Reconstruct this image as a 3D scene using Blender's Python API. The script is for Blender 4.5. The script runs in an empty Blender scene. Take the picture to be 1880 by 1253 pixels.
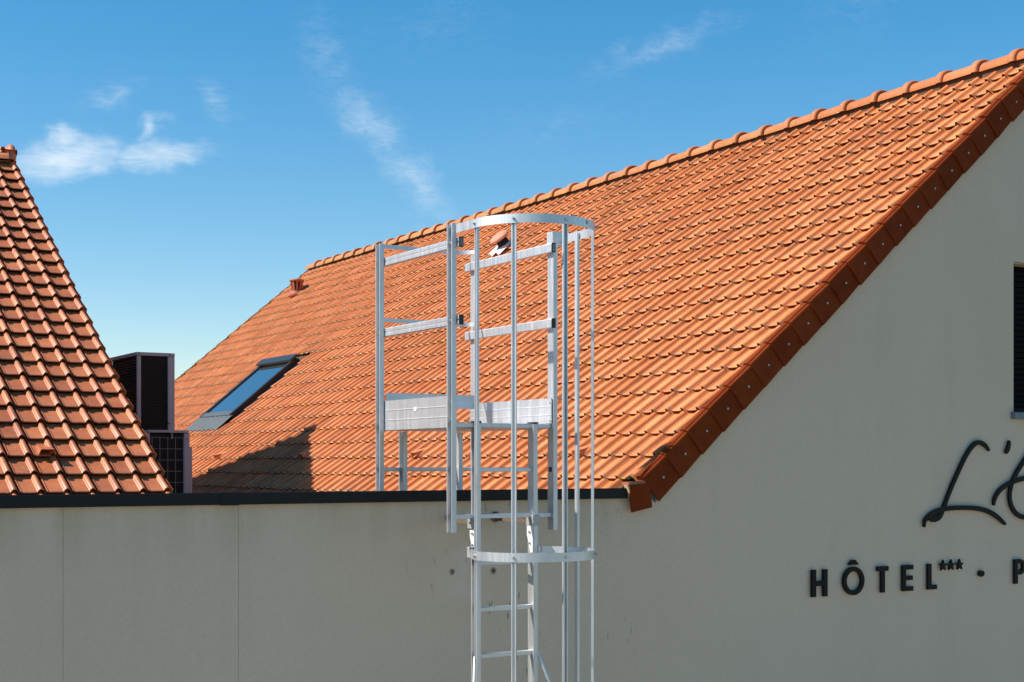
import bpy, bmesh, math, random
from mathutils import Matrix, Vector
random.seed(7)
R = math.radians
EYE = 3.6                      # height of the camera; all "rel" heights below are added to it
scene = bpy.context.scene
C = scene.collection

# ------------------------------------------------------------------ camera
cam_d = bpy.data.cameras.new('camera'); cam = bpy.data.objects.new('camera', cam_d); C.objects.link(cam)
cam.location = (0, 0, EYE); cam.rotation_euler = (R(90), 0, R(-31.3))
cam_d.lens = 50.0; cam_d.sensor_width = 36; cam_d.shift_y = 0.1189
cam_d.clip_start = 0.1; cam_d.clip_end = 6000
scene.camera = cam

# ------------------------------------------------------------------ sun direction (travel of the light)
SUN = Vector((1.02, -0.36, -1.0)).normalized()
sun_el = math.asin(-SUN.z); sun_az = math.atan2(-SUN.x, -SUN.y)      # azimuth from +Y towards +X

# ------------------------------------------------------------------ world
W = bpy.data.worlds.new('World'); scene.world = W; W.use_nodes = True
nt = W.node_tree; nt.nodes.clear()
def N(t, **k):
    n = nt.nodes.new(t)
    for a, b in k.items(): setattr(n, a, b)
    return n
def lk(a, b): nt.links.new(a, b)
def M(op, a, b=None, c=None, clamp=False):
    n = N('ShaderNodeMath', operation=op, use_clamp=clamp)
    for i, v in enumerate((a, b, c)):
        if v is None: continue
        if isinstance(v, (int, float)): n.inputs[i].default_value = v
        else: lk(v, n.inputs[i])
    return n.outputs[0]
sky = N('ShaderNodeTexSky', sky_type='NISHITA', sun_disc=False)
sky.sun_elevation = sun_el; sky.sun_rotation = sun_az
sky.altitude = 60; sky.air_density = 1.0; sky.dust_density = 0.12; sky.ozone_density = 2.2
tc = N('ShaderNodeTexCoord'); sp = N('ShaderNodeSeparateXYZ'); lk(tc.outputs['Generated'], sp.inputs[0])
AZ = M('MULTIPLY', M('ARCTAN2', sp.outputs[0], sp.outputs[1]), 57.29578)
EL = M('MULTIPLY', M('ARCSINE', sp.outputs[2]), 57.29578)
PV = N('ShaderNodeCombineXYZ'); lk(AZ, PV.inputs[0]); lk(EL, PV.inputs[1])
wn = N('ShaderNodeTexNoise'); wn.inputs['Scale'].default_value = .8; wn.inputs['Detail'].default_value = 2; lk(PV.outputs[0], wn.inputs['Vector'])
wv = N('ShaderNodeVectorMath', operation='MULTIPLY_ADD'); lk(wn.outputs['Color'], wv.inputs[0]); wv.inputs[1].default_value = (1.8, 1.4, 0); lk(PV.outputs[0], wv.inputs[2])
wq = N('ShaderNodeVectorMath', operation='SUBTRACT'); lk(wv.outputs[0], wq.inputs[0]); wq.inputs[1].default_value = (.9, .7, 0)
def noise(sx, sy, rot, scale, detail, rough, dist, off=0.0):
    mp = N('ShaderNodeMapping'); mp.inputs['Rotation'].default_value = (0, 0, rot); mp.inputs['Scale'].default_value = (sx, sy, 1); mp.inputs['Location'].default_value = (0, 0, off)
    lk(PV.outputs[0], mp.inputs[0])
    t = N('ShaderNodeTexNoise'); t.inputs['Scale'].default_value = scale; t.inputs['Detail'].default_value = detail
    t.inputs['Roughness'].default_value = rough; t.inputs['Distortion'].default_value = dist
    lk(mp.outputs[0], t.inputs['Vector']); return t.outputs[0]
def seg(a, b, r, k):
    """soft wisp of cirrus along a segment in azimuth / elevation degrees"""
    dx, dy = b[0]-a[0], b[1]-a[1]
    mp = N('ShaderNodeMapping', vector_type='TEXTURE'); mp.inputs['Location'].default_value = ((a[0]+b[0])/2, (a[1]+b[1])/2, 0)
    mp.inputs['Rotation'].default_value = (0, 0, math.atan2(dy, dx)); mp.inputs['Scale'].default_value = (math.hypot(dx, dy)*.60+r*1.6, r*2.6, 1)
    lk(wq.outputs[0], mp.inputs[0]); gr = N('ShaderNodeTexGradient', gradient_type='SPHERICAL'); lk(mp.outputs[0], gr.inputs[0])
    return M('MULTIPLY', gr.outputs['Fac'], k)
segs_flat = [((11.9, 11.3), (15.9, 12.0), .42, 1.0), ((13.1, 12.1), (14.6, 12.5), .36, .9), ((15.2, 11.65), (19.4, 12.0), .30, .75),
             ((16.6, 12.4), (17.7, 13.5), .24, .6), ((14.4, 13.7), (16.6, 14.5), .30, .32), ((19.0, 14.8), (20.0, 13.3), .30, .32)]
segs_str = [((23.2, 17.4), (24.5, 14.2), .6, .26), ((24.2, 14.3), (26.8, 12.4), .5, .5), ((26.0, 12.9), (28.9, 9.3), .45, .5)]
segs_r = [((34.3, 15.2), (40.4, 17.3), .34, .36), ((43, 16.6), (47.5, 19.2), .9, .16), ((29, 12.6), (37, 14.2), .6, .15), ((25.5, 16.6), (31, 17.6), .7, .15)]
def total(ss):
    o = None
    for q in ss:
        m = seg(*q); o = m if o is None else M('MAXIMUM', o, m)
    return o
fib_flat = noise(.30, 1.5, R(-9), 2.0, 7, .70, 1.2, 1.0)
fib_str = noise(.55, 1.5, R(-6), 2.4, 7, .72, 1.0, 5.0)
def contrast(n, lo, hi):
    mr = N('ShaderNodeMapRange'); lk(n, mr.inputs[0]); mr.inputs[1].default_value = lo; mr.inputs[2].default_value = hi; return mr.outputs[0]
def wisp(blob, fib, gain, cap):
    e = M('SUBTRACT', M('ADD', M('MULTIPLY', blob, 1.0), fib), .52, clamp=True)
    return M('MINIMUM', M('MULTIPLY', M('MULTIPLY', e, gain), M('MINIMUM', M('MULTIPLY', blob, 2.5), 1.0)), cap)
mask = M('MAXIMUM', wisp(total(segs_flat), fib_flat, .66, .7), wisp(total(segs_str+segs_r), fib_str, .50, .34), clamp=True)
hs = N('ShaderNodeHueSaturation'); hs.inputs['Saturation'].default_value = 1.46; hs.inputs['Hue'].default_value = .497; lk(sky.outputs[0], hs.inputs['Color'])
gm = N('ShaderNodeGamma'); gm.inputs[1].default_value = .84; lk(hs.outputs[0], gm.inputs[0])
mix = N('ShaderNodeMix', data_type='RGBA'); lk(mask, mix.inputs[0]); lk(gm.outputs[0], mix.inputs[6]); mix.inputs[7].default_value = (5.0, 5.35, 5.6, 1)
bg = N('ShaderNodeBackground'); bg.inputs['Strength'].default_value = 0.13; lk(mix.outputs[2], bg.inputs[0])
wo = N('ShaderNodeOutputWorld'); lk(bg.outputs[0], wo.inputs[0])

# ------------------------------------------------------------------ sun lamp and view
sd = bpy.data.lights.new('sun', 'SUN'); sun = bpy.data.objects.new('sun', sd); C.objects.link(sun)
sd.energy = 5.0; sd.angle = R(0.53); sd.color = (1.0, 0.93, 0.83)
sun.rotation_euler = SUN.to_track_quat('-Z', 'Y').to_euler(); sun.location = (-20, 20, 30)
scene.view_settings.view_transform = 'Standard'; scene.view_settings.look = 'None'
scene.view_settings.gamma = 1; scene.view_settings.exposure = 0.6
scene.render.engine = 'CYCLES'

# ------------------------------------------------------------------ materials
MATS = {}
def mat(name):
    m = bpy.data.materials.new(name); m.use_nodes = True; MATS[name] = m
    t = m.node_tree; b = t.nodes['Principled BSDF']
    return m, t, b
class G:
    """small shader-graph helper"""
    def __init__(s, t): s.t = t
    def n(s, typ, **k):
        x = s.t.nodes.new(typ)
        for a, b in k.items(): setattr(x, a, b)
        return x
    def l(s, a, b): s.t.links.new(a, b)
    def pos(s): return s.n('ShaderNodeNewGeometry').outputs['Position']
    def noise(s, scale, detail=4, rough=.55, vec=None, sc=None):
        x = s.n('ShaderNodeTexNoise'); x.inputs['Scale'].default_value = scale; x.inputs['Detail'].default_value = detail; x.inputs['Roughness'].default_value = rough
        v = vec or s.pos()
        if sc:
            m = s.n('ShaderNodeMapping'); m.inputs['Scale'].default_value = sc; s.l(v, m.inputs[0]); v = m.outputs[0]
        s.l(v, x.inputs['Vector']); return x.outputs[0]
    def rng(s, v, a, b, c=0, d=1):
        x = s.n('ShaderNodeMapRange'); s.l(v, x.inputs[0])
        for i, q in enumerate((a, b, c, d)): x.inputs[i+1].default_value = q
        return x.outputs[0]
    def math(s, op, a, b=None, clamp=False):
        x = s.n('ShaderNodeMath', operation=op, use_clamp=clamp)
        for i, v in enumerate((a, b)):
            if v is None: continue
            if isinstance(v, (int, float)): x.inputs[i].default_value = v
            else: s.l(v, x.inputs[i])
        return x.outputs[0]
    def mix(s, f, a, b, blend='MIX'):
        x = s.n('ShaderNodeMix', data_type='RGBA', blend_type=blend)
        for i, v in ((0, f), (6, a), (7, b)):
            if isinstance(v, (int, float)): x.inputs[i].default_value = v
            elif isinstance(v, tuple): x.inputs[i].default_value = v if len(v) == 4 else (*v, 1)
            else: s.l(v, x.inputs[i])
        return x.outputs[2]
    def bump(s, h, strength, dist, b):
        x = s.n('ShaderNodeBump'); x.inputs['Strength'].default_value = strength; x.inputs['Distance'].default_value = dist
        s.l(h, x.inputs['Height']); s.l(x.outputs[0], b.inputs['Normal'])

def tile_material(name, base, alt, rough, lichen, dirt, spec=.3, specks=True):
    m, t, b = mat(name); g = G(t)
    rnd = g.n('ShaderNodeAttribute', attribute_name='tile_rnd').outputs['Fac']
    fr = g.n('ShaderNodeAttribute', attribute_name='front').outputs['Fac']
    col = g.mix(rnd, base, alt)
    col = g.mix(g.rng(rnd, .88, .93, 0, .5), col, g.mix(1.0, base, (.62, .55, .55), 'MULTIPLY'))
    col = g.mix(g.rng(g.noise(7, 3, .6), .35, .7), col, g.mix(1.0, col, (.80, .74, .70), 'MULTIPLY'))
    if specks: col = g.mix(g.rng(g.noise(55, 2, .7), .55, .75, 0, .45), col, (.66, .33, .16))
    # big soft dark weathering patches
    col = g.mix(g.rng(g.noise(1.1, 3, .6), .5, .75, 0, dirt), col, g.mix(1.0, col, (.55, .50, .50), 'MULTIPLY'))
    col = g.mix(g.rng(g.noise(1.0, 3, .6, sc=(.9, 4.5, .9)), .55, .75, 0, dirt), col, g.mix(1.0, col, (.66, .60, .58), 'MULTIPLY'))
    # lichen along the front lip of each tile, in patches
    edge = g.rng(fr, .004, .026, 1, 0)
    p1 = g.rng(g.noise(6, 2, .65), .36, .56); p2 = g.noise(90, 1, .7)
    lm = g.math('MULTIPLY', g.math('MULTIPLY', edge, g.rng(p2, .36, .55)), g.math('MULTIPLY', p1, lichen), clamp=True)
    lc = g.mix(g.rng(g.noise(2.3, 1, .5), .58, .68), (.28, .24, .15), (.36, .26, .045))
    col = g.mix(lm, col, lc)
    col = g.mix(g.rng(fr, -.016, -.002, .9, 0), col, (.045, .035, .02))  # front face below the lip darkened along its whole width
    # pale and black specks of lichen
    if not specks: sp1 = None
    else: sp1 = g.rng(g.noise(38, 1, .5), .735, .76); col = g.mix(g.math('MULTIPLY', sp1, .8), col, (.35, .34, .30))
    if specks: sp2 = g.rng(g.noise(29, 1, .5), .735, .76); col = g.mix(g.math('MULTIPLY', sp2, .4), col, (.05, .045, .04))
    g.l(col, b.inputs['Base Color']); b.inputs['Roughness'].default_value = rough; b.inputs['Specular IOR Level'].default_value = spec
    return m
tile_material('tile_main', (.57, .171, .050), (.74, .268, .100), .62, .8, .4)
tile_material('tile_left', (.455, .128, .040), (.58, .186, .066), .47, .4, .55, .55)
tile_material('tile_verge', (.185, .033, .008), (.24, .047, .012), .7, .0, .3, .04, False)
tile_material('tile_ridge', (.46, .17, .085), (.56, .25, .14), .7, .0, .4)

def ridge_lichen():
    m, t, b = mat('ridge'); g = G(t)
    rnd = g.n('ShaderNodeAttribute', attribute_name='tile_rnd').outputs['Fac']
    fr = g.n('ShaderNodeAttribute', attribute_name='front').outputs['Fac']
    col = g.mix(rnd, (.46, .132, .042), (.57, .190, .066))
    col = g.mix(g.rng(g.noise(9, 5, .65), .35, .7), col, g.mix(1.0, col, (.78, .72, .68), 'MULTIPLY'))
    y = g.n('ShaderNodeSeparateXYZ'); g.l(g.pos(), y.inputs[0])
    far = g.rng(y.outputs[1], 9, 17, .15, .7)
    lm = g.math('MULTIPLY', g.math('MULTIPLY', g.rng(fr, .0, .10, 1, 0), g.rng(g.noise(16, 4, .7), .38, .6)), far, clamp=True)
    col = g.mix(lm, col, g.mix(g.rng(g.noise(5, 2, .5), .4, .6), (.33, .30, .16), (.40, .29, .04)))
    col = g.mix(g.rng(g.noise(45, 2, .6), .7, .74), col, (.55, .52, .46))
    g.l(col, b.inputs['Base Color']); b.inputs['Roughness'].default_value = .72
ridge_lichen()

def wall_material():
    m, t, b = mat('render'); g = G(t)
    base = g.mix(g.rng(g.noise(.5, 5, .6), .3, .7), (.615, .493, .378), (.665, .54, .415))
    # fine mineral grain
    base = g.mix(g.rng(g.noise(75, 3, .85), .35, .7, 0, .38), base, (.45, .37, .28))
    # vertical weather streaks
    st = g.noise(1.0, 5, .62, sc=(2.6, 2.6, .28)); base = g.mix(g.rng(st, .5, .8, 0, .25), base, (.42, .36, .265))
    x = g.n('ShaderNodeSeparateXYZ'); g.l(g.pos(), x.inputs[0])
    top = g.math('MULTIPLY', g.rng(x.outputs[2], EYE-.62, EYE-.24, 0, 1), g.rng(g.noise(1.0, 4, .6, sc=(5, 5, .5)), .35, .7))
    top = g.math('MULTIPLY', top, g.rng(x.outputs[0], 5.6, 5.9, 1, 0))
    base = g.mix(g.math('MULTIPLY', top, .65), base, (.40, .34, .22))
    # short dark scuffs beside the ladder
    def near(cx, cz, r):
        dx = g.math('SUBTRACT', x.outputs[0], cx); dz = g.math('SUBTRACT', x.outputs[2], EYE+cz)
        d = g.math('SQRT', g.math('ADD', g.math('MULTIPLY', dx, dx), g.math('MULTIPLY', dz, dz)))
        return g.rng(d, r, r*.4, 0, 1)
    sc = g.noise(1.0, 3, .5, sc=(34, 34, 9)); zone = g.rng(g.noise(1.6, 2, .5), .5, .62)
    zone = g.math('MULTIPLY', zone, near(4.95, -.95, 1.1))
    base = g.mix(g.math('MULTIPLY', g.math('MULTIPLY', g.rng(sc, .65, .70), zone), .75), base, (.10, .095, .085))
    rough_edge = g.noise(70, 3, .7)
    for cx, cz, r in ((4.359, -.691, .026), (4.663, -.696, .028)):
        k = g.math('MULTIPLY', near(cx, cz, r), g.rng(rough_edge, .34, .46)); base = g.mix(k, base, (.055, .03, .015))
    k = g.math('MULTIPLY', near(4.5, -.70, .26), g.rng(g.noise(3, 4, .6), .4, .6)); base = g.mix(g.math('MULTIPLY', k, .30), base, (.70, .68, .63))
    g.l(base, b.inputs['Base Color']); b.inputs['Roughness'].default_value = .93; b.inputs['Specular IOR Level'].default_value = .15
    g.bump(g.noise(120, 2, .75), .35, .0035, b)
wall_material()

def alu():
    m, t, b = mat('aluminium'); g = G(t)
    col = g.mix(g.rng(g.noise(3, 5, .6), .3, .7), (.70, .71, .72), (.60, .61, .625))
    col = g.mix(g.rng(g.noise(120, 3, .7), .6, .8, 0, .5), col, (.60, .61, .62))
    g.l(col, b.inputs['Base Color']); b.inputs['Metallic'].default_value = .9
    g.l(g.rng(g.noise(1, 4, .6, sc=(60, 60, 3)), .3, .7, .42, .58), b.inputs['Roughness'])
alu()
def simple(name, col, rough=.6, metal=0.0, spec=.5, nscale=0, var=.25, bump=0.0):
    m, t, b = mat(name); g = G(t)
    if nscale:
        c2 = tuple(max(0, v*(1-var)) for v in col)
        g.l(g.mix(g.rng(g.noise(nscale, 5, .6), .3, .7), col, c2), b.inputs['Base Color'])
    else: b.inputs['Base Color'].default_value = (*col, 1)
    b.inputs['Roughness'].default_value = rough; b.inputs['Metallic'].default_value = metal; b.inputs['Specular IOR Level'].default_value = spec
    if bump: g.bump(g.noise(nscale*6, 3, .7), bump, .004, b)
simple('coping', (.007, .008, .010), .5, 0, .25, 6, .25)
simple('black_plastic', (.015, .016, .018), .5)
simple('hole', (.008, .008, .008), .9)
simple('letter', (.004, .0043, .0046), .55, 0, .2, 30, .3)
simple('galv', (.50, .50, .49), .55, .6, .5, 40, .25)
simple('brown_steel', (.16, .12, .085), .7, .2, .4, 30, .35)
simple('pump_panel', (.36, .34, .345), .5, 0, .4, 5, .08)
simple('pump_fin', (.006, .006, .008), .6, .2, .4)
simple('pump_dark', (.006, .006, .008), .8)
simple('wire', (.36, .34, .33), .6, .2)
simple('skylight_frame', (.032, .036, .040), .38, .3, .5, 10, .2)
simple('lead', (.075, .09, .10), .6, .2, .5, 14, .3, .1)
simple('white_sheet', (.80, .80, .79), .45, .1, .5, 20, .1)
simple('terracotta', (.40, .125, .06), .65, 0, .4, 25, .25)
simple('terracotta_pale', (.56, .25, .16), .7, 0, .4, 25, .2)
simple('zinc', (.20, .25, .28), .5, .5, .5, 20, .4)
simple('clay_break', (.60, .42, .26), .85, 0, .2, 40, .3)
simple('bitumen', (.09, .09, .09), .9, 0, .3, 8, .4, .2)
simple('ground', (.075, .095, .035), .95, 0, .2, 1.3, .35, .2)
simple('bounce_paving', (.37, .315, .235), .95, 0, .2, 1.3, .3, .2)
simple('sill', (.16, .19, .21), .5, 0, .5, 15, .3)
simple('shutter', (.0025, .0025, .003), .7, 0, .08)
simple('soffit_warm_light', (.50, .40, .27), .9, 0, .2, 20, .15)  # wall render with the warm reflected light painted in as tan
simple('bark', (.11, .085, .065), .9, 0, .2, 14, .4)
simple('roof_deck', (.12, .06, .035), .9, 0, .2, 5, .2)
simple('moss', (.42, .29, .05), .95, 0, .1, 90, .5, .4)
m, t, b = mat('glass_pane')
b.inputs['Base Color'].default_value = (.44, .42, .40, 1); b.inputs['Roughness'].default_value = .03; b.inputs['IOR'].default_value = 1.9
b.inputs['Specular IOR Level'].default_value = 1.0; b.inputs['Metallic'].default_value = .96

# ------------------------------------------------------------------ object helpers
def link(o, parent=None, loc_inv=None):
    C.objects.link(o)
    if parent is not None:
        o.parent = parent
        o.matrix_parent_inverse = parent_world(parent).inverted()
    return o
def parent_world(o):
    m = o.matrix_basis.copy()
    if o.parent: m = parent_world(o.parent) @ o.matrix_parent_inverse @ m
    return m
def empty(name, loc, label, cat, group=None):
    o = bpy.data.objects.new(name, None); C.objects.link(o); o.location = loc; o.empty_display_size = .3
    o['label'] = label; o['category'] = cat
    if group: o['group'] = group
    return o
def mesh_of(name, bm, m, smooth=False):
    bmesh.ops.recalc_face_normals(bm, faces=bm.faces)
    me = bpy.data.meshes.new(name); bm.to_mesh(me); bm.free(); me.materials.append(MATS[m])
    if smooth:
        for p in me.polygons: p.use_smooth = True
    return me
def part(name, bm, m, parent, smooth=False, label=None):
    o = bpy.data.objects.new(name, mesh_of(name, bm, m, smooth)); link(o, parent)
    if label: o['label'] = label
    return o
def inst(name, me, mw, parent):
    o = bpy.data.objects.new(name, me); o.matrix_basis = mw; link(o, parent); return o
def box(bm, x0, x1, y0, y1, z0, z1, mtx=None, bev=0):
    v = [bm.verts.new((x, y, z)) for z in (z0, z1) for y in (y0, y1) for x in (x0, x1)]
    fs = [bm.faces.new([v[i] for i in q]) for q in ((0, 2, 3, 1), (4, 5, 7, 6), (0, 1, 5, 4), (2, 6, 7, 3), (0, 4, 6, 2), (1, 3, 7, 5))]
    if mtx is not None: bmesh.ops.transform(bm, matrix=mtx, verts=v)
    if bev: bmesh.ops.bevel(bm, geom=list({e for f in fs for e in f.edges}), offset=bev, segments=2, affect='EDGES', profile=.5)
    return v
def rbox(x0, x1, y0, y1, z0, z1, bev=.002):
    """box in eye-relative heights"""
    bm = bmesh.new(); box(bm, x0, x1, y0, y1, z0+EYE, z1+EYE, bev=bev); return bm
def prism(bm, poly, axis_from, ex, ey, ez):
    """extrude 2-D polygon (a along ex, b along ey) by vector ez from point axis_from"""
    o = Vector(axis_from); ex, ey, ez = Vector(ex), Vector(ey), Vector(ez)
    lo = [bm.verts.new(o+ex*a+ey*b_) for a, b_ in poly]; hi = [bm.verts.new(v.co+ez) for v in lo]
    n = len(poly)
    bm.faces.new(lo[::-1]); bm.faces.new(hi)
    for i in range(n): bm.faces.new((lo[i], lo[(i+1) % n], hi[(i+1) % n], hi[i]))
def tube(bm, pts, rads, seg=8, cap=True):
    rings = []; n = len(pts)
    for i, p in enumerate(pts):
        p = Vector(p); d = (Vector(pts[min(i+1, n-1)])-Vector(pts[max(i-1, 0)])).normalized()
        a = d.orthogonal().normalized(); b_ = d.cross(a)
        r = rads if isinstance(rads, (int, float)) else rads[i]
        rings.append([bm.verts.new(p+(a*math.cos(2*math.pi*k/seg)+b_*math.sin(2*math.pi*k/seg))*r) for k in range(seg)])
    for i in range(n-1):
        for k in range(seg): bm.faces.new((rings[i][k], rings[i][(k+1) % seg], rings[i+1][(k+1) % seg], rings[i+1][k]))
    if cap: bm.faces.new(rings[0][::-1]); bm.faces.new(rings[-1])
def lathe(bm, prof, mtx, seg=24, cap=True):
    rings = []
    for r, h in prof: rings.append([bm.verts.new(mtx @ Vector((r*math.cos(2*math.pi*k/seg), r*math.sin(2*math.pi*k/seg), h))) for k in range(seg)])
    for i in range(len(rings)-1):
        for k in range(seg): bm.faces.new((rings[i][k], rings[i][(k+1) % seg], rings[i+1][(k+1) % seg], rings[i+1][k]))
    if cap: bm.faces.new(rings[0][::-1]); bm.faces.new(rings[-1])
def set_attr(me, name, vals):
    a = me.attributes.new(name, 'FLOAT', 'POINT'); a.data.foreach_set('value', vals)

# ------------------------------------------------------------------ ground (street level, below the frame)
bm = bmesh.new(); vs = [bm.verts.new(p) for p in ((-900, -900, 0), (900, -900, 0), (900, 900, 0), (-900, 900, 0))]; bm.faces.new(vs)
g_o = part('ground', bm, 'ground', None); g_o['kind'] = 'structure'
bm = bmesh.new(); vs = [bm.verts.new(p) for p in ((-14, -13, .004), (26, -13, .004), (26, 7.9, .004), (-14, 7.9, .004))]; bm.faces.new(vs)  # unseen pale yard, added to bounce warm light onto the wall
g_y = part('unseen_bounce_yard', bm, 'bounce_paving', None); g_y['kind'] = 'structure'

# ================================================================== HOTEL BUILDING
YW = 7.90                       # front plane of the rendered wall
hotel = empty('hotel_building', (5.7, YW, 0), 'hotel with grey rendered gable wall, orange tiled roof and dark capped parapet', 'building')
PX0, PZ0, TX, TZ = 5.819, -.106, .19119, .16143      # front edge of course 0 and step per course
GA = math.hypot(TX, TZ); TANP = TZ/TX; COSP, SINP = TX/GA, TZ/GA
def plane_z(x): return PZ0+(x-PX0)*TANP
XR = 10.02                      # ridge
def wall_top(x): return (plane_z(x) if x < XR else plane_z(2*XR-x))-.13
# ---- wall: one rendered front with the window opening cut in it
WX0, WX1, WZ0, WZ1 = 9.66, 10.76, .42, 1.663
bm = bmesh.new()
def quad(a, b_, c_, d): bm.faces.new([bm.verts.new((p[0], p[1], p[2]+EYE)) for p in (a, b_, c_, d)])
BOT = -EYE
xs = [-9, 1.9362, 1.9388, 2.9392, 2.9418, 5.69]
for i in range(5):
    y = YW+.003 if i in (1, 3) else YW
    quad((xs[i], y, BOT), (xs[i+1], y, BOT), (xs[i+1], y, -.2), (xs[i], y, -.2))
    if i in (1, 3):
        for x in (xs[i], xs[i+1]): quad((x, YW, BOT), (x, YW, -.2), (x, y, -.2), (x, y, BOT))
quad((5.69, YW, wall_top(5.69)), (5.96, YW, wall_top(5.96)), (5.96, YW, -.13), (5.69, YW, -.2))
gx = [5.69, 5.96, WX0, XR, WX1, 14.6]
for a, b_ in zip(gx[:-1], gx[1:]):
    ta, tb = wall_top(a), wall_top(b_)
    if a >= WX0 and b_ <= WX1:
        quad((a, YW, BOT), (b_, YW, BOT), (b_, YW, WZ0), (a, YW, WZ0)); quad((a, YW, WZ1), (b_, YW, WZ1), (b_, YW, tb), (a, YW, ta))
    else: quad((a, YW, BOT), (b_, YW, BOT), (b_, YW, tb), (a, YW, ta))
D = .20
quad((WX0, YW, WZ0), (WX0, YW, WZ1), (WX0, YW+D, WZ1), (WX0, YW+D, WZ0)); quad((WX1, YW, WZ0), (WX1, YW+D, WZ0), (WX1, YW+D, WZ1), (WX1, YW, WZ1))
quad((WX0, YW, WZ0), (WX0, YW+D, WZ0), (WX1, YW+D, WZ0), (WX1, YW, WZ0))
# parapet thickness: back face and side walls of the tall part
quad((-9, YW+.25, BOT), (5.69, YW+.25, BOT), (5.69, YW+.25, -.2), (-9, YW+.25, -.2))
quad((-9, YW, -.2), (5.69, YW, -.2), (5.69, YW+.25, -.2), (-9, YW+.25, -.2))
quad((5.45, YW+.3, BOT), (5.45, 23.2, BOT), (5.45, 23.2, -.62), (5.45, YW+.3, -.62))
quad((5.45, 23.2, BOT), (14.6, 23.2, BOT), (14.6, 23.2, -.62), (5.45, 23.2, -.62))
for a, b_ in ((5.45, XR), (XR, 14.6)): quad((a, 23.2, -.62), (b_, 23.2, -.62), (b_, 23.2, wall_top(b_)), (a, 23.2, wall_top(a)))
quad((14.6, YW, BOT), (14.6, 23.2, BOT), (14.6, 23.2, wall_top(14.6)), (14.6, YW, wall_top(14.6)))
me_bm = bm; bmesh.ops.remove_doubles(bm, verts=bm.verts, dist=.0002)
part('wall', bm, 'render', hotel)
# ---- window
win = part('window', rbox(WX0+.004, WX1-.004, YW+.155, YW+.195, WZ0+.004, WZ1-.004, 0), 'pump_dark', hotel)
bm = bmesh.new()
for k in range(26):
    z = WZ0+.05+k*.046
    box(bm, WX0+.012, WX1-.012, YW+.118, YW+.148, z+EYE, z+.042+EYE, bev=.006)
part('roller_shutter', bm, 'shutter', win)
part('window_head', rbox(WX0+.003, WX1-.003, YW+.006, YW+.16, WZ1-.012, WZ1-.002, 0), 'soffit_warm_light', win, label='underside of the window head, warm reflected light painted in tan')
part('window_sill', rbox(WX0-.035, WX1+.035, YW-.045, YW+.15, WZ0-.058, WZ0-.002, .004), 'sill', win)
# ---- coping in lengths with joint covers
CZ0, CZ1 = -.243, -.172
def coping(x0, x1, grow, name):
    bm = bmesh.new(); z0, z1 = CZ0-grow+EYE, CZ1+grow*.6+EYE; y0, y1 = YW-.032-grow, YW+.285+grow; tk = .004
    poly = [(y0, z0), (y0, z1-.004), (y0+.004, z1), (y1-.004, z1-.008), (y1, z1-.012), (y1, z0), (y1-tk, z0), (y1-tk, z1-.03), (y0+.012, z1-.03), (y0+.012, z0)]
    prism(bm, poly, (x0, 0, 0), (0, 1, 0), (0, 0, 1), (x1-x0, 0, 0))
    return part(name, bm, 'coping', hotel)
for a, b_ in ((-9, -.30), (-.297, 2.875), (2.878, 5.705)): coping(a, b_, 0, 'coping')
for x in (-.30, 2.876): coping(x-.055, x+.055, .0035, 'coping_joint')
# ---- flat roof behind the parapet
bm = bmesh.new()
vs = [bm.verts.new(p) for p in ((-9, YW+.26, EYE-.72), (5.44, YW+.26, EYE-.72), (5.44, 25, EYE-.72), (-9, 25, EYE-.72))]; bm.faces.new(vs)
part('flat_roof', bm, 'bitumen', hotel)

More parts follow.
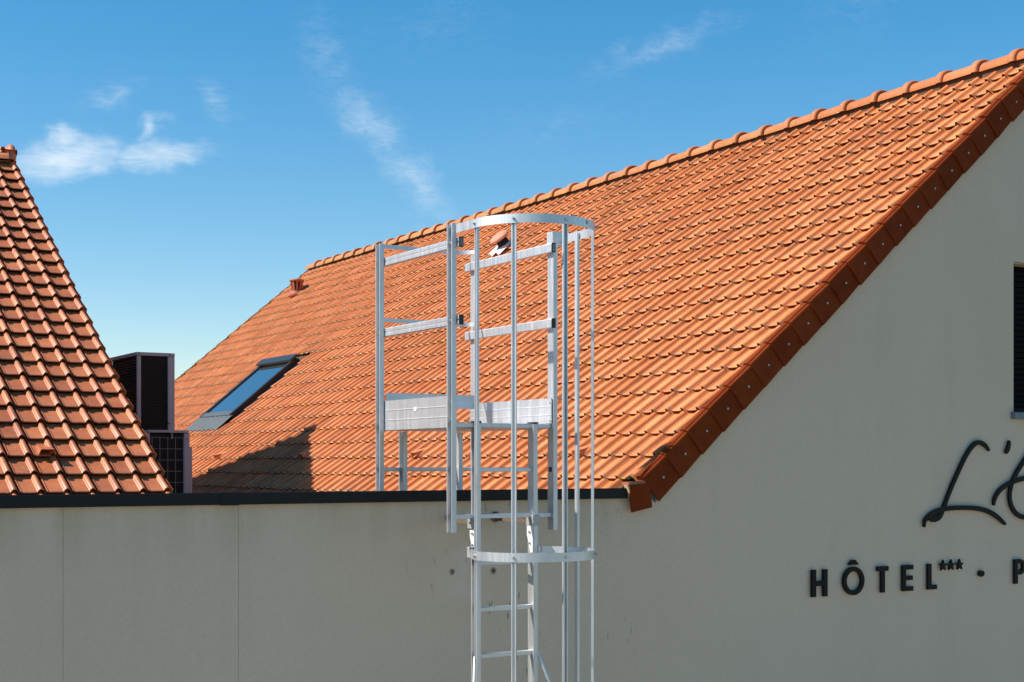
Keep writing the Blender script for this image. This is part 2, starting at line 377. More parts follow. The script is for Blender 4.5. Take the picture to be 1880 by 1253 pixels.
# ---- interlocking tile
def tile_geo(w, gauge, lift, rollh, hood=False, seed=0, side_drop=0.0, round_roll=False):
    """returns verts (q across, s up the slope, n out), faces, front distance; open below at the back"""
    rr = random.Random(seed)
    k = w/.177
    prof = [(0.0, -.035), (.001, .006), (.007, .006), (.011, -.001), (.060, -.001), (.112, .0)]
    if round_roll: prof[5] = (.114, .0); prof += [(.118, rollh*.42), (.126, rollh*.86), (.138, rollh), (.149, rollh*.86), (.159, rollh*.42), (.167, -.012), (.1765, -.035)]
    else: prof[5] = (.113, .0); prof += [(.116, rollh*.62), (.122, rollh*.92), (.130, rollh), (.139, rollh*.95), (.148, rollh*.52), (.163, -.018), (.1765, -.040)]
    prof = [(q*k, h) for q, h in prof]
    L = gauge+.032; th = .013
    rows = []
    for s, dn in ((0.0, -.0035), (.006, 0.0), (L, 0.0)):
        base = lift*(1-s/gauge)
        rows.append([(q, s, base+h+dn) for q, h in prof])
    under = [(q, .001, lift+h-th) for q, h in prof]
    back = [(q, L*.55, lift*(1-.55*L/gauge)+h-th-.004) for q, h in prof]
    V, F, FR = [], [], []
    n = len(prof)
    for r in (under, rows[0], rows[1], rows[2]): V += r
    for r in range(3):
        for i in range(n-1): F.append((r*n+i, r*n+i+1, (r+1)*n+i+1, (r+1)*n+i))
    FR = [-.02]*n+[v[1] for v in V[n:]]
    # underside strip and right side wall
    b0 = len(V); V += back; FR += [.2]*n
    for i in range(n-1): F.append((i+1, i, b0+i, b0+i+1))
    F.append((n-1, 3*n-1, 4*n-1, b0+n-1)); F.append((0, b0, 3*n, 2*n))
    if side_drop:
        o = len(V); x = prof[-1][0]+.004
        V += [(x, .0, lift+.004), (x, L, .004-.004), (x, L, -side_drop), (x, .0, lift-side_drop), (x-.03, .0, lift-side_drop), (x-.03, .0, lift-.002)]
        F += [(o, o+3, o+2, o+1), (o, o+5, o+4, o+3)]; FR += [.1]*6
        V += [(x-.004, .0, lift+.010), (x-.004, L, .008)]; F.append((o, o+1, o+7, o+6)); FR += [.1]*2
    if hood:
        o = len(V); a0, a1 = .028*k, .150*k
        V += [(a0, -.012, lift+.008), (a0+.014, -.012, lift+.062), (a1-.014, -.012, lift+.062), (a1, -.012, lift+.008),
              (a0+.012, .150, lift*.4+.0), (a0+.03, .165, lift*.4+.004), (a1-.03, .165, lift*.4+.004), (a1-.012, .150, lift*.4+.0),
              (a0+.008, -.010, lift+.008), (a0+.020, -.010, lift+.052), (a1-.020, -.010, lift+.052), (a1-.008, -.010, lift+.008),
              (a0+.012, .03, lift-.002), (a1-.012, .03, lift-.002)]
        F += [(o, o+1, o+5, o+4), (o+1, o+2, o+6, o+5), (o+2, o+3, o+7, o+6), (o, o+8, o+9, o+1), (o+1, o+9, o+10, o+2), (o+2, o+10, o+11, o+3)]
        FR += [.012]*4+[.1]*10
    V = [(q+rr.uniform(-.0006, .0006), s, h+rr.uniform(-.0004, .0004)) for q, s, h in V]
    return V, F, FR
def tile_mesh(name, geo, rnd, m):
    V, F, FR = geo; me = bpy.data.meshes.new(name); me.from_pydata(V, [], F); me.materials.append(MATS[m])
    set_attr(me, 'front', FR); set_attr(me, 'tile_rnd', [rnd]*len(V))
    for p in me.polygons: p.use_smooth = False
    n = 13
    for i, p in enumerate(me.polygons):
        if n-1 <= i < 3*(n-1) and 5 <= i % (n-1) <= (9 if m == 'tile_main' else 10): p.use_smooth = True
    return me
def joined_tiles(name, items, m, parent):
    """items: (matrix, geo, rnd); one mesh"""
    V, F, FR, RN, SM = [], [], [], [], []
    for mw, (v, f, fr), rn in items:
        o = len(V); V += [tuple(mw @ Vector(p)) for p in v]; F += [tuple(i+o for i in q) for q in f]; FR += fr; RN += [rn]*len(v)
        SM += [12 <= i < 36 and 5 <= i % 12 <= (9 if m == 'tile_main' else 10) for i in range(len(f))]
    me = bpy.data.meshes.new(name); me.from_pydata(V, [], F); me.materials.append(MATS[m])
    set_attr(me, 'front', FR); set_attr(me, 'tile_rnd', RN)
    me.polygons.foreach_set('use_smooth', SM)
    o = bpy.data.objects.new(name, me); link(o, parent); o['kind'] = 'stuff'; return o

# ---- main roof: deck, then tiles
ROWS, COLS, TW, Y0 = range(-3, 22), 87, .177, 7.925
bm = bmesh.new()
def deck(p): return bm.verts.new((p[0], p[1], p[2]+EYE))
ex = PX0-3*TX+.01; dz = -.058
e1 = [deck((ex, YW+.02, plane_z(ex)+dz)), deck((ex, 23.32, plane_z(ex)+dz)), deck((XR, 23.32, plane_z(XR)+dz)), deck((XR, YW+.02, plane_z(XR)+dz))]
bm.faces.new(e1)
xb = 2*XR-ex+.3
e2 = [deck((xb, YW+.02, plane_z(2*XR-xb)+dz)), deck((xb, 23.32, plane_z(2*XR-xb)+dz))]
bm.faces.new((e1[3], e1[2], e2[1], e2[0]))
roof = part('roof', bm, 'roof_deck', hotel)
bx, by, bz = Vector((0, -1, 0)), Vector((COSP, 0, SINP)), Vector((-SINP, 0, COSP))
LIFT = .032
def main_mtx(i, c, jit):
    top = Vector((PX0+i*TX, Y0+(c+1)*TW, PZ0+i*TZ+EYE))-bz*LIFT
    m3 = Matrix((bx, by, bz)).transposed().to_4x4()
    m3 = Matrix.Translation(top+bz*jit[0]+by*jit[1]) @ m3 @ Matrix.Rotation(jit[2], 4, 'Z') @ Matrix.Rotation(jit[3], 4, 'X')
    return m3
sh, ch = math.sin(R(31.3)), math.cos(R(31.3))
def pix(p):
    d = p[0]*sh+p[1]*ch
    return 940+2611*(p[0]*ch-p[1]*sh)/d, 850-2611*(p[2]-EYE)/d, d
HOODS = {(1, 5), (1, 20), (1, 35), (1, 50), (1, 65)}
SKY = (18.10, 19.42, 3.35, 9.55)        # skylight: Y range and course range
nv = 12
geos = [tile_geo(TW, GA, LIFT, .026, False, s) for s in range(nv)]
hoodgeo = tile_geo(TW, GA, LIFT, .026, True, 99)
vars_ = [tile_mesh('roof_tile', geos[s], ((s*7) % nv+.5)/nv, 'tile_main') for s in range(nv)]
hood_me = tile_mesh('vent_tile', hoodgeo, .55, 'tile_main')
tiles = []
for i in ROWS:
    for c in range(COLS):
        yc = Y0+(c+.5)*TW
        if SKY[0]-.02 < yc < SKY[1]+.02 and SKY[2]-.1 <= i < SKY[3]-.1: continue
        if i == -1 and c < 1 or i < -1 and c < 2: continue
        jit = (random.gauss(0, .0016), random.gauss(0, .003), random.gauss(0, .005), random.gauss(0, .004))
        mw = main_mtx(i, c, jit)
        u, v, d = pix(mw.translation); ok = -20 < u < 1900 and 60 < v < 905
        tiles.append((1/d/d*abs(1) if ok else 0, i, c, mw, random.randrange(nv)))
tiles.sort(key=lambda q: -q[0])
rest = []; count = 0
for a, i, c, mw, s in tiles:
    if (i, c) in HOODS: inst('vent_tile', hood_me, mw, roof); continue
    if count < 300 and a > 0: inst('roof_tile', vars_[s], mw, roof); count += 1
    else: rest.append((mw, geos[s], random.random()))
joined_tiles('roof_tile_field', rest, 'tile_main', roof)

# ---- verge tiles down the gable edge
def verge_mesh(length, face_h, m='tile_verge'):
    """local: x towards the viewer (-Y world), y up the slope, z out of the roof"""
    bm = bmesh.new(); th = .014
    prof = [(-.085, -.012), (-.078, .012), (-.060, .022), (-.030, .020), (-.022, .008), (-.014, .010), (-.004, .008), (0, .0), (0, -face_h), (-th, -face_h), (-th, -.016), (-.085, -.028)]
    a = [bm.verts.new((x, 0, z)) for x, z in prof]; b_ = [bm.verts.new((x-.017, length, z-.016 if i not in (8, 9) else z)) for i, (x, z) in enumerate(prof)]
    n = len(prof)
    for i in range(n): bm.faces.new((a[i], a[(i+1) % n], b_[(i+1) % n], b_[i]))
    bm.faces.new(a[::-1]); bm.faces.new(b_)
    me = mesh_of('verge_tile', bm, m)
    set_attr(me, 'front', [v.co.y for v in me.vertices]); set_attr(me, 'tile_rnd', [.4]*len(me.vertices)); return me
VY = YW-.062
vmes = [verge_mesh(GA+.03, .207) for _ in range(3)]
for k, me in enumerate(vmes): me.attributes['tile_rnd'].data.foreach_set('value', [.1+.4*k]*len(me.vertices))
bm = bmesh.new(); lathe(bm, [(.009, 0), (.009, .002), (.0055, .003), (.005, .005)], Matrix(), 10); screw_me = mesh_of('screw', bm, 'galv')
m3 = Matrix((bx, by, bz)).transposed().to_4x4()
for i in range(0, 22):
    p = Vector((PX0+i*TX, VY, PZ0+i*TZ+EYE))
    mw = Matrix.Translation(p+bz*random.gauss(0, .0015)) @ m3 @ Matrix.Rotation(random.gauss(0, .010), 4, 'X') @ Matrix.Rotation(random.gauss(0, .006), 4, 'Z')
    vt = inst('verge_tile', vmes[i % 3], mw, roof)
# the screws are set in the verge tiles' faces; one part each of the roof
for i in range(0, 22):
    p = Vector((PX0+i*TX, VY-.002, PZ0+i*TZ+EYE))+by*.135+bx*(-.004)-bz*.105
    mw = Matrix.Translation(p) @ Matrix.Rotation(R(90), 4, 'X'); inst('screw', screw_me, mw, roof)
# broken end piece hanging at the eave
bm = bmesh.new()
poly = [(5.700, -.151), (5.868, -.139), (5.893, -.305), (5.722, -.338)]
prism(bm, [(x, z+EYE) for x, z in poly], (0, YW-.062, 0), (1, 0, 0), (0, 0, 1), (0, .014, 0))
et = part('verge_end_tile', bm, 'tile_verge', roof, label='broken end tile hanging askew at the eave')
set_attr(et.data, 'front', [.1]*len(et.data.vertices)); set_attr(et.data, 'tile_rnd', [.3]*len(et.data.vertices))
bm = bmesh.new()
prism(bm, [(5.702, -.153+EYE), (5.866, -.141+EYE), (5.862, -.120+EYE), (5.78, -.128+EYE), (5.700, -.132+EYE)], (0, YW-.058, 0), (1, 0, 0), (0, 0, 1), (0, .085, 0))
part('broken_flange', bm, 'terracotta', roof)
bm = bmesh.new()
prism(bm, [(5.690, -.150+EYE), (5.702, -.155+EYE), (5.722, -.235+EYE), (5.706, -.205+EYE)], (0, YW-.060, 0), (1, 0, 0), (0, 0, 1), (0, .05, 0))
part('broken_edge', bm, 'clay_break', roof)
bm = bmesh.new()
prism(bm, [(5.86, -.17+EYE), (5.90, -.10+EYE), (6.02, -.19+EYE), (5.945, -.275+EYE)], (0, YW-.030, 0), (1, 0, 0), (0, 0, 1), (0, .012, 0))
part('zinc_flashing', bm, 'zinc', roof)

# ---- ridge tiles
RZ = plane_z(XR)-.020
def ridge_mesh(length, seed):
    bm = bmesh.new(); fr = []
    st = [(0, .126, 1), (.010, .142, 1), (.060, .142, 1), (.074, .113, 1), (length, .106, 1), (length, .094, 1)]
    rings = []
    for y, r, _ in st:
        ring = []
        for k in range(15):
            a = R(-8+196*k/14); ring.append(bm.verts.new((r*math.cos(a), y, r*math.sin(a)*.80)))
        rings.append(ring)
    for a, b_ in zip(rings[:-1], rings[1:]):
        for k in range(14): bm.faces.new((a[k], a[k+1], b_[k+1], b_[k]))
    inner = [bm.verts.new((v.co.x*.88, v.co.y, v.co.z*.88)) for v in rings[0]]
    for k in range(14): bm.faces.new((inner[k], inner[k+1], rings[0][k+1], rings[0][k]))
    me = mesh_of('ridge_tile', bm, 'ridge', True)
    set_attr(me, 'front', [max(0, v.co.z) for v in me.vertices]); set_attr(me, 'tile_rnd', [random.random()]*len(me.vertices)); return me
rmes = [ridge_mesh(.46, s) for s in range(5)]
for k in range(38):
    y = 7.88+.40*k+.20
    mw = Matrix.Translation((XR+random.gauss(0, .003), y, RZ+EYE+random.gauss(0, .002))) @ Matrix.Rotation(random.gauss(0, .004), 4, 'Z') @ Matrix.Rotation(R(-.5), 4, 'X')
    inst('ridge_tile', rmes[random.randrange(5)], mw, roof)
mw = Matrix.Translation((XR, 7.72, RZ+EYE)); inst('ridge_tile', rmes[1], mw, roof)

bm = bmesh.new(); prism(bm, [(XR-.078, plane_z(XR-.15)-.05+EYE), (XR-.078, RZ-.006+EYE), (XR+.078, RZ-.006+EYE), (XR+.078, plane_z(XR-.15)-.05+EYE)], (0, YW-.03, 0), (1, 0, 0), (0, 0, 1), (0, 15.4, 0))
part('ridge_mortar', bm, 'roof_deck', roof)
# ---- lichen tufts along the far verge of the roof
bm = bmesh.new()
for i in range(-3, 22):
    p = Vector((PX0+(i+.02)*TX, 23.335, PZ0+i*TZ+EYE))
    for k in range(9):
        q = p+by*random.uniform(0, .25)+bz*random.uniform(-.01, .012)+Vector((0, random.uniform(-.05, .02), 0))
        bmesh.ops.create_icosphere(bm, subdivisions=1, radius=random.uniform(.012, .026), matrix=Matrix.Translation(q) @ Matrix.Diagonal((1, 1, .6, 1)))
mo = part('moss', bm, 'moss', roof); mo['kind'] = 'stuff'
bm = bmesh.new()
for i in range(-3, 22):
    p = Vector((PX0+i*TX, 23.36, PZ0+i*TZ+EYE))
    prism(bm, [(0, .012), (GA+.02, -.004), (GA+.02, -.14), (0, -.14)], p, by, bz, (0, .014, 0))
fv = part('far_verge', bm, 'tile_verge', roof); set_attr(fv.data, 'front', [.1]*len(fv.data.vertices)); set_attr(fv.data, 'tile_rnd', [.5]*len(fv.data.vertices))

# ---- roof frame helper: point on the roof (course, Y, height above plane)
def rp(course, y, h): return Vector((PX0+course*TX, y, PZ0+course*TZ+EYE))+bz*h
def slab(c0, c1, y0, y1, h0, h1, bev=.003):
    bm = bmesh.new(); L = (c1-c0)*GA
    v = box(bm, 0, y1-y0, 0, L, h0, h1, bev=0)
    mw = Matrix.Translation(rp(c0, y1, 0)) @ m3
    bmesh.ops.transform(bm, matrix=mw, verts=bm.verts)
    if bev: bmesh.ops.bevel(bm, geom=bm.edges[:], offset=bev, segments=1, affect='EDGES')
    return bm
sky_l = part('skylight', slab(4.42, 9.45, 18.15, 19.38, -.05, .020, 0), 'skylight_frame', hotel, label='dark framed roof window reflecting blue sky')
part('pane', slab(4.80, 9.12, 18.215, 19.315, .021, .030, 0), 'glass_pane', sky_l)
for a, b_ in ((18.15, 18.214), (19.316, 19.38)): part('sash_side', slab(4.42, 9.2, a, b_, .0205, .048), 'skylight_frame', sky_l)
part('sash_bottom', slab(4.42, 4.80, 18.2145, 19.3155, .0205, .044), 'lead', sky_l)
part('sash_top', slab(9.0, 9.50, 18.12, 19.41, .0485, .085), 'skylight_frame', sky_l)
part('sash_head', slab(9.12, 9.46, 18.2145, 19.3155, .0205, .048), 'skylight_frame', sky_l)
for a, b_ in ((18.04, 18.148), (19.382, 19.43)): part('side_gutter', slab(4.2, 9.5, a, b_, -.055, -.03), 'skylight_frame', sky_l)
bm = bmesh.new()
n = 60; rws = []
for s in (3.28, 3.8, 4.43):
    row = []
    for k in range(n+1):
        y = 18.06+(19.44-18.06)*k/n; row.append(bm.verts.new(rp(s, y, .020+.014*math.sin(2*math.pi*(y-Y0)/TW*1.0)*(1 if s < 4.2 else .3)+(.012 if s > 4.2 else 0))))
    rws.append(row)
for a, b_ in zip(rws[:-1], rws[1:]):
    for k in range(n): bm.faces.new((a[k], a[k+1], b_[k+1], b_[k]))
part('apron', bm, 'lead', sky_l, True)

# ---- small slotted clay vent on the far slope
vp = Vector((9.30, 22.24, plane_z(9.30)+EYE))
bm = bmesh.new(); lathe(bm, [(.125, -.06), (.120, .012), (.085, .03), (.080, .06)], Matrix.Translation(vp)); cv = part('clay_vent', bm, 'terracotta', hotel, True, label='small slotted clay vent standing near the ridge end')
bm = bmesh.new(); lathe(bm, [(.060, .05), (.075, .20)], Matrix.Translation(vp)); part('core', bm, 'hole', cv)
for k in range(9):
    a = 2*math.pi*k/9+.2; bm = bmesh.new()
    d = Vector((math.cos(a), math.sin(a), 0)); tg = Vector((-d.y, d.x, 0))
    lo = vp+d*.078+Vector((0, 0, .05)); hi = vp+d*.098+Vector((0, 0, .205))
    vs = [bm.verts.new(p+tg*sx+d*sy) for p in (lo, hi) for sx, sy in ((-.018, -.008), (.018, -.008), (.018, .008), (-.018, .008))]
    for q in ((0, 1, 2, 3), (7, 6, 5, 4), (0, 4, 5, 1), (1, 5, 6, 2), (2, 6, 7, 3), (3, 7, 4, 0)): bm.faces.new([vs[j] for j in q])
    part('slat', bm, 'terracotta', cv)
bm = bmesh.new(); lathe(bm, [(.085, .198), (.122, .205), (.124, .225), (.11, .238), (.03, .246)], Matrix.Translation(vp)); part('cap', bm, 'terracotta', cv, True)
# ---- mushroom vent with white flashing
mp_ = rp(17.35, 15.18, 0); vm = Matrix.Translation(mp_) @ m3
bm = bmesh.new(); lathe(bm, [(.078, -.03), (.075, .125)], vm); mv = part('mushroom_vent', bm, 'hole', hotel, True, label='round clay mushroom vent with white flashing high on the roof')
bm = bmesh.new(); lathe(bm, [(.05, .118), (.120, .122), (.138, .132), (.136, .150), (.110, .170), (.06, .182), (.015, .186)], vm, 28); part('cap', bm, 'terracotta_pale', mv, True)
bm = bmesh.new()
rws = []
for s, h in ((-.20, .026), (-.12, .030), (0, .034), (.12, .030)):
    rws.append([bm.verts.new(vm @ Vector((q, s+(.02*math.sin(q*41) if s < -.1 else 0), h+.010*math.sin(q*36)))) for q in [-.17+.34*k/14 for k in range(15)]])
for a, b_ in zip(rws[:-1], rws[1:]):
    for k in range(14): bm.faces.new((a[k], a[k+1], b_[k+1], b_[k]))
part('flashing', bm, 'white_sheet', mv, True)

# ================================================================== NEIGHBOUR HOUSE (left)
KS = 0.98; LX = 3.468*KS; LY0, LZ0, BETA = 10.744*KS, -.2143*KS, .57351; LG = .25*KS; LW = .186
house = empty('neighbour_house', (LX, LY0, 0), 'house at left edge with weathered red brown tiled roof', 'house')
cb, sb = math.cos(BETA), math.sin(BETA)
lx, ly, lz = Vector((1, 0, 0)), Vector((0, cb, sb)), Vector((0, -sb, cb)); l3 = Matrix((lx, ly, lz)).transposed().to_4x4()
NR = 26.5; ridge_y, ridge_z = LY0+NR*LG*cb, LZ0+NR*LG*sb
LLIFT = .036
bm = bmesh.new()
def hv(x, y, z): return bm.verts.new((x, y, z+EYE))
yb = 2*ridge_y-LY0
s_ = -3.2
a = [hv(-6, LY0+s_*LG*cb, LZ0+s_*LG*sb-.07), hv(LX-.02, LY0+s_*LG*cb, LZ0+s_*LG*sb-.07), hv(LX-.02, ridge_y, ridge_z-.07), hv(-6, ridge_y, ridge_z-.07)]
bm.faces.new(a)
b2 = [hv(-6, 2*ridge_y-(LY0+s_*LG*cb), LZ0+s_*LG*sb-.07), hv(LX-.02, 2*ridge_y-(LY0+s_*LG*cb), LZ0+s_*LG*sb-.07)]
bm.faces.new((a[3], a[2], b2[1], b2[0]))
hroof = part('roof', bm, 'roof_deck', house)
bm = bmesh.new()
e = LY0-.25
pts = [(e, -EYE), (2*ridge_y-e, -EYE), (2*ridge_y-e, LZ0-.3), (ridge_y, ridge_z-.12), (e, LZ0-.3)]
prism(bm, [(y, z+EYE) for y, z in pts], (-6, 0, 0), (0, 1, 0), (0, 0, 1), (LX-.10+6, 0, 0)); part('wall', bm, 'render', house)
lge = [tile_geo(LW, LG, LLIFT, .030, False, 200+s, round_roll=True) for s in range(8)]
lve = [tile_geo(LW, LG, LLIFT, .030, False, 300+s, side_drop=.075, round_roll=True) for s in range(4)]
lm = [tile_mesh('roof_tile', lge[s], ((s*5) % 8+.5)/8, 'tile_left') for s in range(8)]
lvm = [tile_mesh('verge_tile', lve[s], (s+.5)/4, 'tile_left') for s in range(4)]
lhood = tile_mesh('vent_tile', tile_geo(LW, LG, LLIFT, .030, True, 400, round_roll=True), .4, 'tile_left')
def left_mtx(r, c, back=False):
    j = (random.gauss(0, .0015), random.gauss(0, .002), random.gauss(0, .004))
    p = Vector((LX-(c+1)*LW, LY0+r*LG*cb, LZ0+r*LG*sb+EYE))-lz*LLIFT+lz*j[0]+ly*j[1]
    return Matrix.Translation(p) @ l3 @ Matrix.Rotation(j[2], 4, 'Z')
far_l = []
for r in range(-2, 27):
    for c in range(18):
        mw = left_mtx(r, c)
        if r == 26: mw = mw @ Matrix.Diagonal((1, .62, 1, 1))
        if c == 0: inst('verge_tile', lvm[random.randrange(4)], mw, hroof)
        elif (r, c) == (2, 4): inst('vent_tile', lhood, mw, hroof)
        elif c < 9: inst('roof_tile', lm[random.randrange(8)], mw, hroof)
        else: far_l.append((mw, lge[random.randrange(8)], random.random()))
# back slope: last columns near the gable, they give the toothed shadow
ly2, lz2 = Vector((0, -cb, sb)), Vector((0, sb, cb)); l32 = Matrix((-lx, ly2, lz2)).transposed().to_4x4()
for r in range(-2, 27):
    for c in range(3):
        p = Vector((LX-c*LW, 2*ridge_y-(LY0+r*LG*cb), LZ0+r*LG*sb+EYE))-lz2*LLIFT
        far_l.append((Matrix.Translation(p) @ l32, lge[r % 8], random.random()))
joined_tiles('roof_tile_field', far_l, 'tile_left', hroof)
lr = [ridge_mesh(.46, s) for s in range(2)]
for me in lr:
    me.materials[0] = MATS['tile_left']
    me.attributes['front'].data.foreach_set('value', [.2]*len(me.vertices))
for k in range(9):
    mw = Matrix.Translation((LX-.005-.40*k, ridge_y, ridge_z-.030+EYE)) @ Matrix.Rotation(R(90), 4, 'Z') @ Matrix.Rotation(R(-.6), 4, 'X') @ Matrix.Diagonal((1.05, 1, 1.4, 1))
    inst('ridge_tile', lr[k % 2], mw, hroof)
bm = bmesh.new()
prism(bm, [(.118*math.cos(R(a)), .118*math.sin(R(a))) for a in range(-14, 195, 16)], (LX-.030, ridge_y, ridge_z-.035+EYE), (0, 1, 0), (0, 0, 1), (.018, 0, 0))
o = part('ridge_end', bm, 'tile_left', hroof); set_attr(o.data, 'front', [.2]*len(o.data.vertices)); set_attr(o.data, 'tile_rnd', [.1]*len(o.data.vertices))

# ================================================================== HEAT PUMP UNITS on the flat roof
FR_Z = -.72
def pump_tall():
    x0, x1, y0, y1, z1 = 3.86, 4.215, 13.0, 13.95, 1.02
    r = empty('heat_pump_unit', (x0, y0, FR_Z+EYE), 'tall dark grille heat pump unit beside the left tiled roof', 'heat pump', 'heat pump units on the flat roof')
    part('core', rbox(x0+.03, x1-.03, y0+.03, y1-.03, FR_Z+.1, z1-.03, 0), 'pump_dark', r)
    lid = [(x0-.008, y0-.008), (x1-.004, y0-.008), (x1+.006, y0+.02), (x1+.006, y1), (x0-.008, y1)]
    bm = bmesh.new(); prism(bm, [(a, b_) for a, b_ in lid], (0, 0, z1-.028+EYE), (1, 0, 0), (0, 1, 0), (0, 0, .030)); part('lid', bm, 'pump_panel', r)
    part('corner_post', rbox(x0, x0+.036, y0, y0+.03, FR_Z+.1, z1-.030, .004), 'pump_panel', r)
    part('side_panel', rbox(x1-.066, x1, y0+.001, y1, FR_Z+.1, z1-.030, .006), 'pump_panel', r)
    part('rear_post', rbox(x0, x0+.03, y1-.03, y1, FR_Z+.1, z1-.030, .004), 'pump_panel', r)
    part('base', rbox(x0, x1, y0, y1, FR_Z+.04, FR_Z+.099, .004), 'pump_panel', r)
    for k in (0, 1): part('foot', rbox(x0-.02, x1+.02, y0+.12+.62*k, y0+.20+.62*k, FR_Z, FR_Z+.039, .004), 'black_plastic', r)
    bm = bmesh.new(); n = 62
    for k in range(n):
        z = FR_Z+.12+(z1-.05-FR_Z-.12)*k/n
        box(bm, x0+.037, x1-.067, y0+.012, y0+.028, z+EYE, z+.008+EYE); box(bm, x0+.010, x0+.026, y0+.031, y1-.031, z+EYE, z+.008+EYE)
    f = part('coil_fins', bm, 'pump_fin', r); f['kind'] = 'stuff'
    part('latch', rbox(x1-.070, x1-.052, y0-.006, y0, .36, .372, .001), 'black_plastic', r)
    for x in (x0+.018, x1-.05):
        bm = bmesh.new(); lathe(bm, [(.007, 0), (.006, .004)], Matrix.Translation((x, y0-.008, z1-.014+EYE)) @ Matrix.Rotation(R(90), 4, 'X'), 8); part('screw', bm, 'hole', r)
pump_tall()
def pump_low():
    x0, x1, y0, y1, z1 = 3.71, 4.108, 12.25, 12.85, .285
    r = empty('heat_pump_unit', (x0, y0, FR_Z+EYE), 'lower heat pump unit with pale wire guard in front of the tall one', 'heat pump', 'heat pump units on the flat roof')
    part('core', rbox(x0+.02, x1-.02, y0+.03, y1-.02, FR_Z+.08, z1-.03, 0), 'pump_dark', r)
    bm = bmesh.new()
    lp = []
    for cx, cy, a0 in ((x1-.05, y0+.04, -90), (x1-.05, y1-.04, 0), (x0+.05, y1-.04, 90), (x0+.05, y0+.04, 180)):
        for k in range(5): lp.append((cx+.055*math.cos(R(a0+22.5*k)), cy+.055*math.sin(R(a0+22.5*k))))
    prism(bm, lp, (0, 0, z1-.020+EYE), (1, 0, 0), (0, 1, 0), (0, 0, .022)); part('lid', bm, 'pump_panel', r)
    part('side_panel', rbox(x1-.055, x1, y0, y1, FR_Z+.08, z1-.021, .008), 'pump_panel', r)
    part('valve_cover', rbox(x1+.001, x1+.040, y0+.05, y0+.40, FR_Z+.08, z1-.14, .008), 'pump_panel', r)
    part('left_post', rbox(x0, x0+.04, y0, y0+.03, FR_Z+.08, z1-.021, .004), 'pump_panel', r)
    part('base', rbox(x0, x1, y0, y1, FR_Z+.03, FR_Z+.079, .004), 'pump_panel', r)
    for k in (0, 1): part('foot', rbox(x0-.02, x1+.02, y0+.08+.38*k, y0+.15+.38*k, FR_Z, FR_Z+.029, .004), 'black_plastic', r)
    part('bracket', rbox(x0+.232, x0+.240, y0-.004, y0+.028, z1-.075, z1-.022, 0), 'wire', r)
    bm = bmesh.new(); n = 50
    for k in range(n):
        z = FR_Z+.10+(z1-.05-FR_Z-.10)*k/n; box(bm, x0+.042, x1-.057, y0+.016, y0+.029, z+EYE, z+.007+EYE)
    f = part('coil_fins', bm, 'pump_fin', r); f['kind'] = 'stuff'
    for k in range(5):
        x = x0+.06+k*.0700; bm = bmesh.new(); tube(bm, [(x, y0+.006, FR_Z+.10+EYE), (x, y0+.006, z1-.062+EYE)], .0017, 6); part('guard_wire', bm, 'wire', r)
    for k in range(9):
        z = z1-.064-k*.0985; bm = bmesh.new(); tube(bm, [(x0+.05, y0+.0085, z+EYE), (x0+.342, y0+.0085, z+EYE)], .0017, 6); part('guard_wire', bm, 'wire', r)
    part('plug', rbox(x1-.034, x1-.018, y0-.003, y0, z1-.085, z1-.067, 0), 'zinc', r)
pump_low()

# ================================================================== CAGE LADDER with crossover platform
lad = empty('cage_ladder', (4.45, 7.41, 0), 'aluminium safety cage ladder with guarded platform stepping over the parapet', 'ladder')
YN, YF, XL, XRT = 7.41, 8.38, 4.085, 4.800
def uprof(x, y, z0, z1, side, d=.066, fl=.030, t=.0035, name='post'):
    """U section upright; side -1 opens towards -X, +1 towards +X. x is the outer lip, web on the inner side"""
    bm = bmesh.new(); xw = x+fl*(-side)*0
    if side < 0: web = x+fl/2; lip = x-fl/2
    else: web = x-fl/2; lip = x+fl/2
    w2 = web-t if side < 0 else web+t
    y0, y1 = y-d/2, y+d/2; k = .006
    poly = [(web, y0), (lip, y0), (lip, y0+t+k), (lip+side*(-t), y0+t+k), (lip+side*(-t), y0+t), (w2, y0+t), (w2, y-.010), (w2+side*.003, y-.010), (w2+side*.003, y+.010), (w2, y+.010), (w2, y1-t), (lip+side*(-t), y1-t), (lip+side*(-t), y1-t-k), (lip, y1-t-k), (lip, y1), (web, y1)]
    if side > 0: poly = poly[::-1]
    prism(bm, poly, (0, 0, z0+EYE), (1, 0, 0), (0, 1, 0), (0, 0, z1-z0))
    return part(name, bm, 'aluminium', lad)
bm = bmesh.new(); lathe(bm, [(.0085, 0), (.0085, .007), (.0055, .007), (.0055, .014)], Matrix(), 6); bolt_me = mesh_of('bolt', bm, 'galv')
def bolt(p, d, parent):
    q = Vector(d).to_track_quat('Z', 'X').to_matrix().to_4x4(); inst('bolt', bolt_me, Matrix.Translation((p[0], p[1], p[2]+EYE)) @ q, parent)
p3 = uprof(XL, YN, -.415, 1.42, -1); p1 = uprof(XL, YF, -.70, 1.428, -1)
p4 = uprof(XRT, YN, -.415, 1.415, 1); p5 = uprof(XRT, YF, -.70, 1.41, 1)
s1 = uprof(4.252, YN, -3.45, .238, -1, name='stringer'); s2 = uprof(4.655, YN, -3.45, .238, 1, name='stringer')
for st, x in ((s1, 4.252), (s2, 4.655)): part('end_cap', rbox(x-.019, x+.019, YN-.037, YN+.037, .2385, .250, .003), 'black_plastic', st)
l1 = uprof(4.245, YF-.02, -.70, .205, -1, name='support_leg'); l2 = uprof(4.662, YF-.02, -.70, .205, 1, name='support_leg')
for lg, x in ((l1, 4.245), (l2, 4.662)): part('foot_plate', rbox(x-.06, x+.06, YF-.09, YF+.05, -.719, -.701, .002), 'black_plastic', lg)
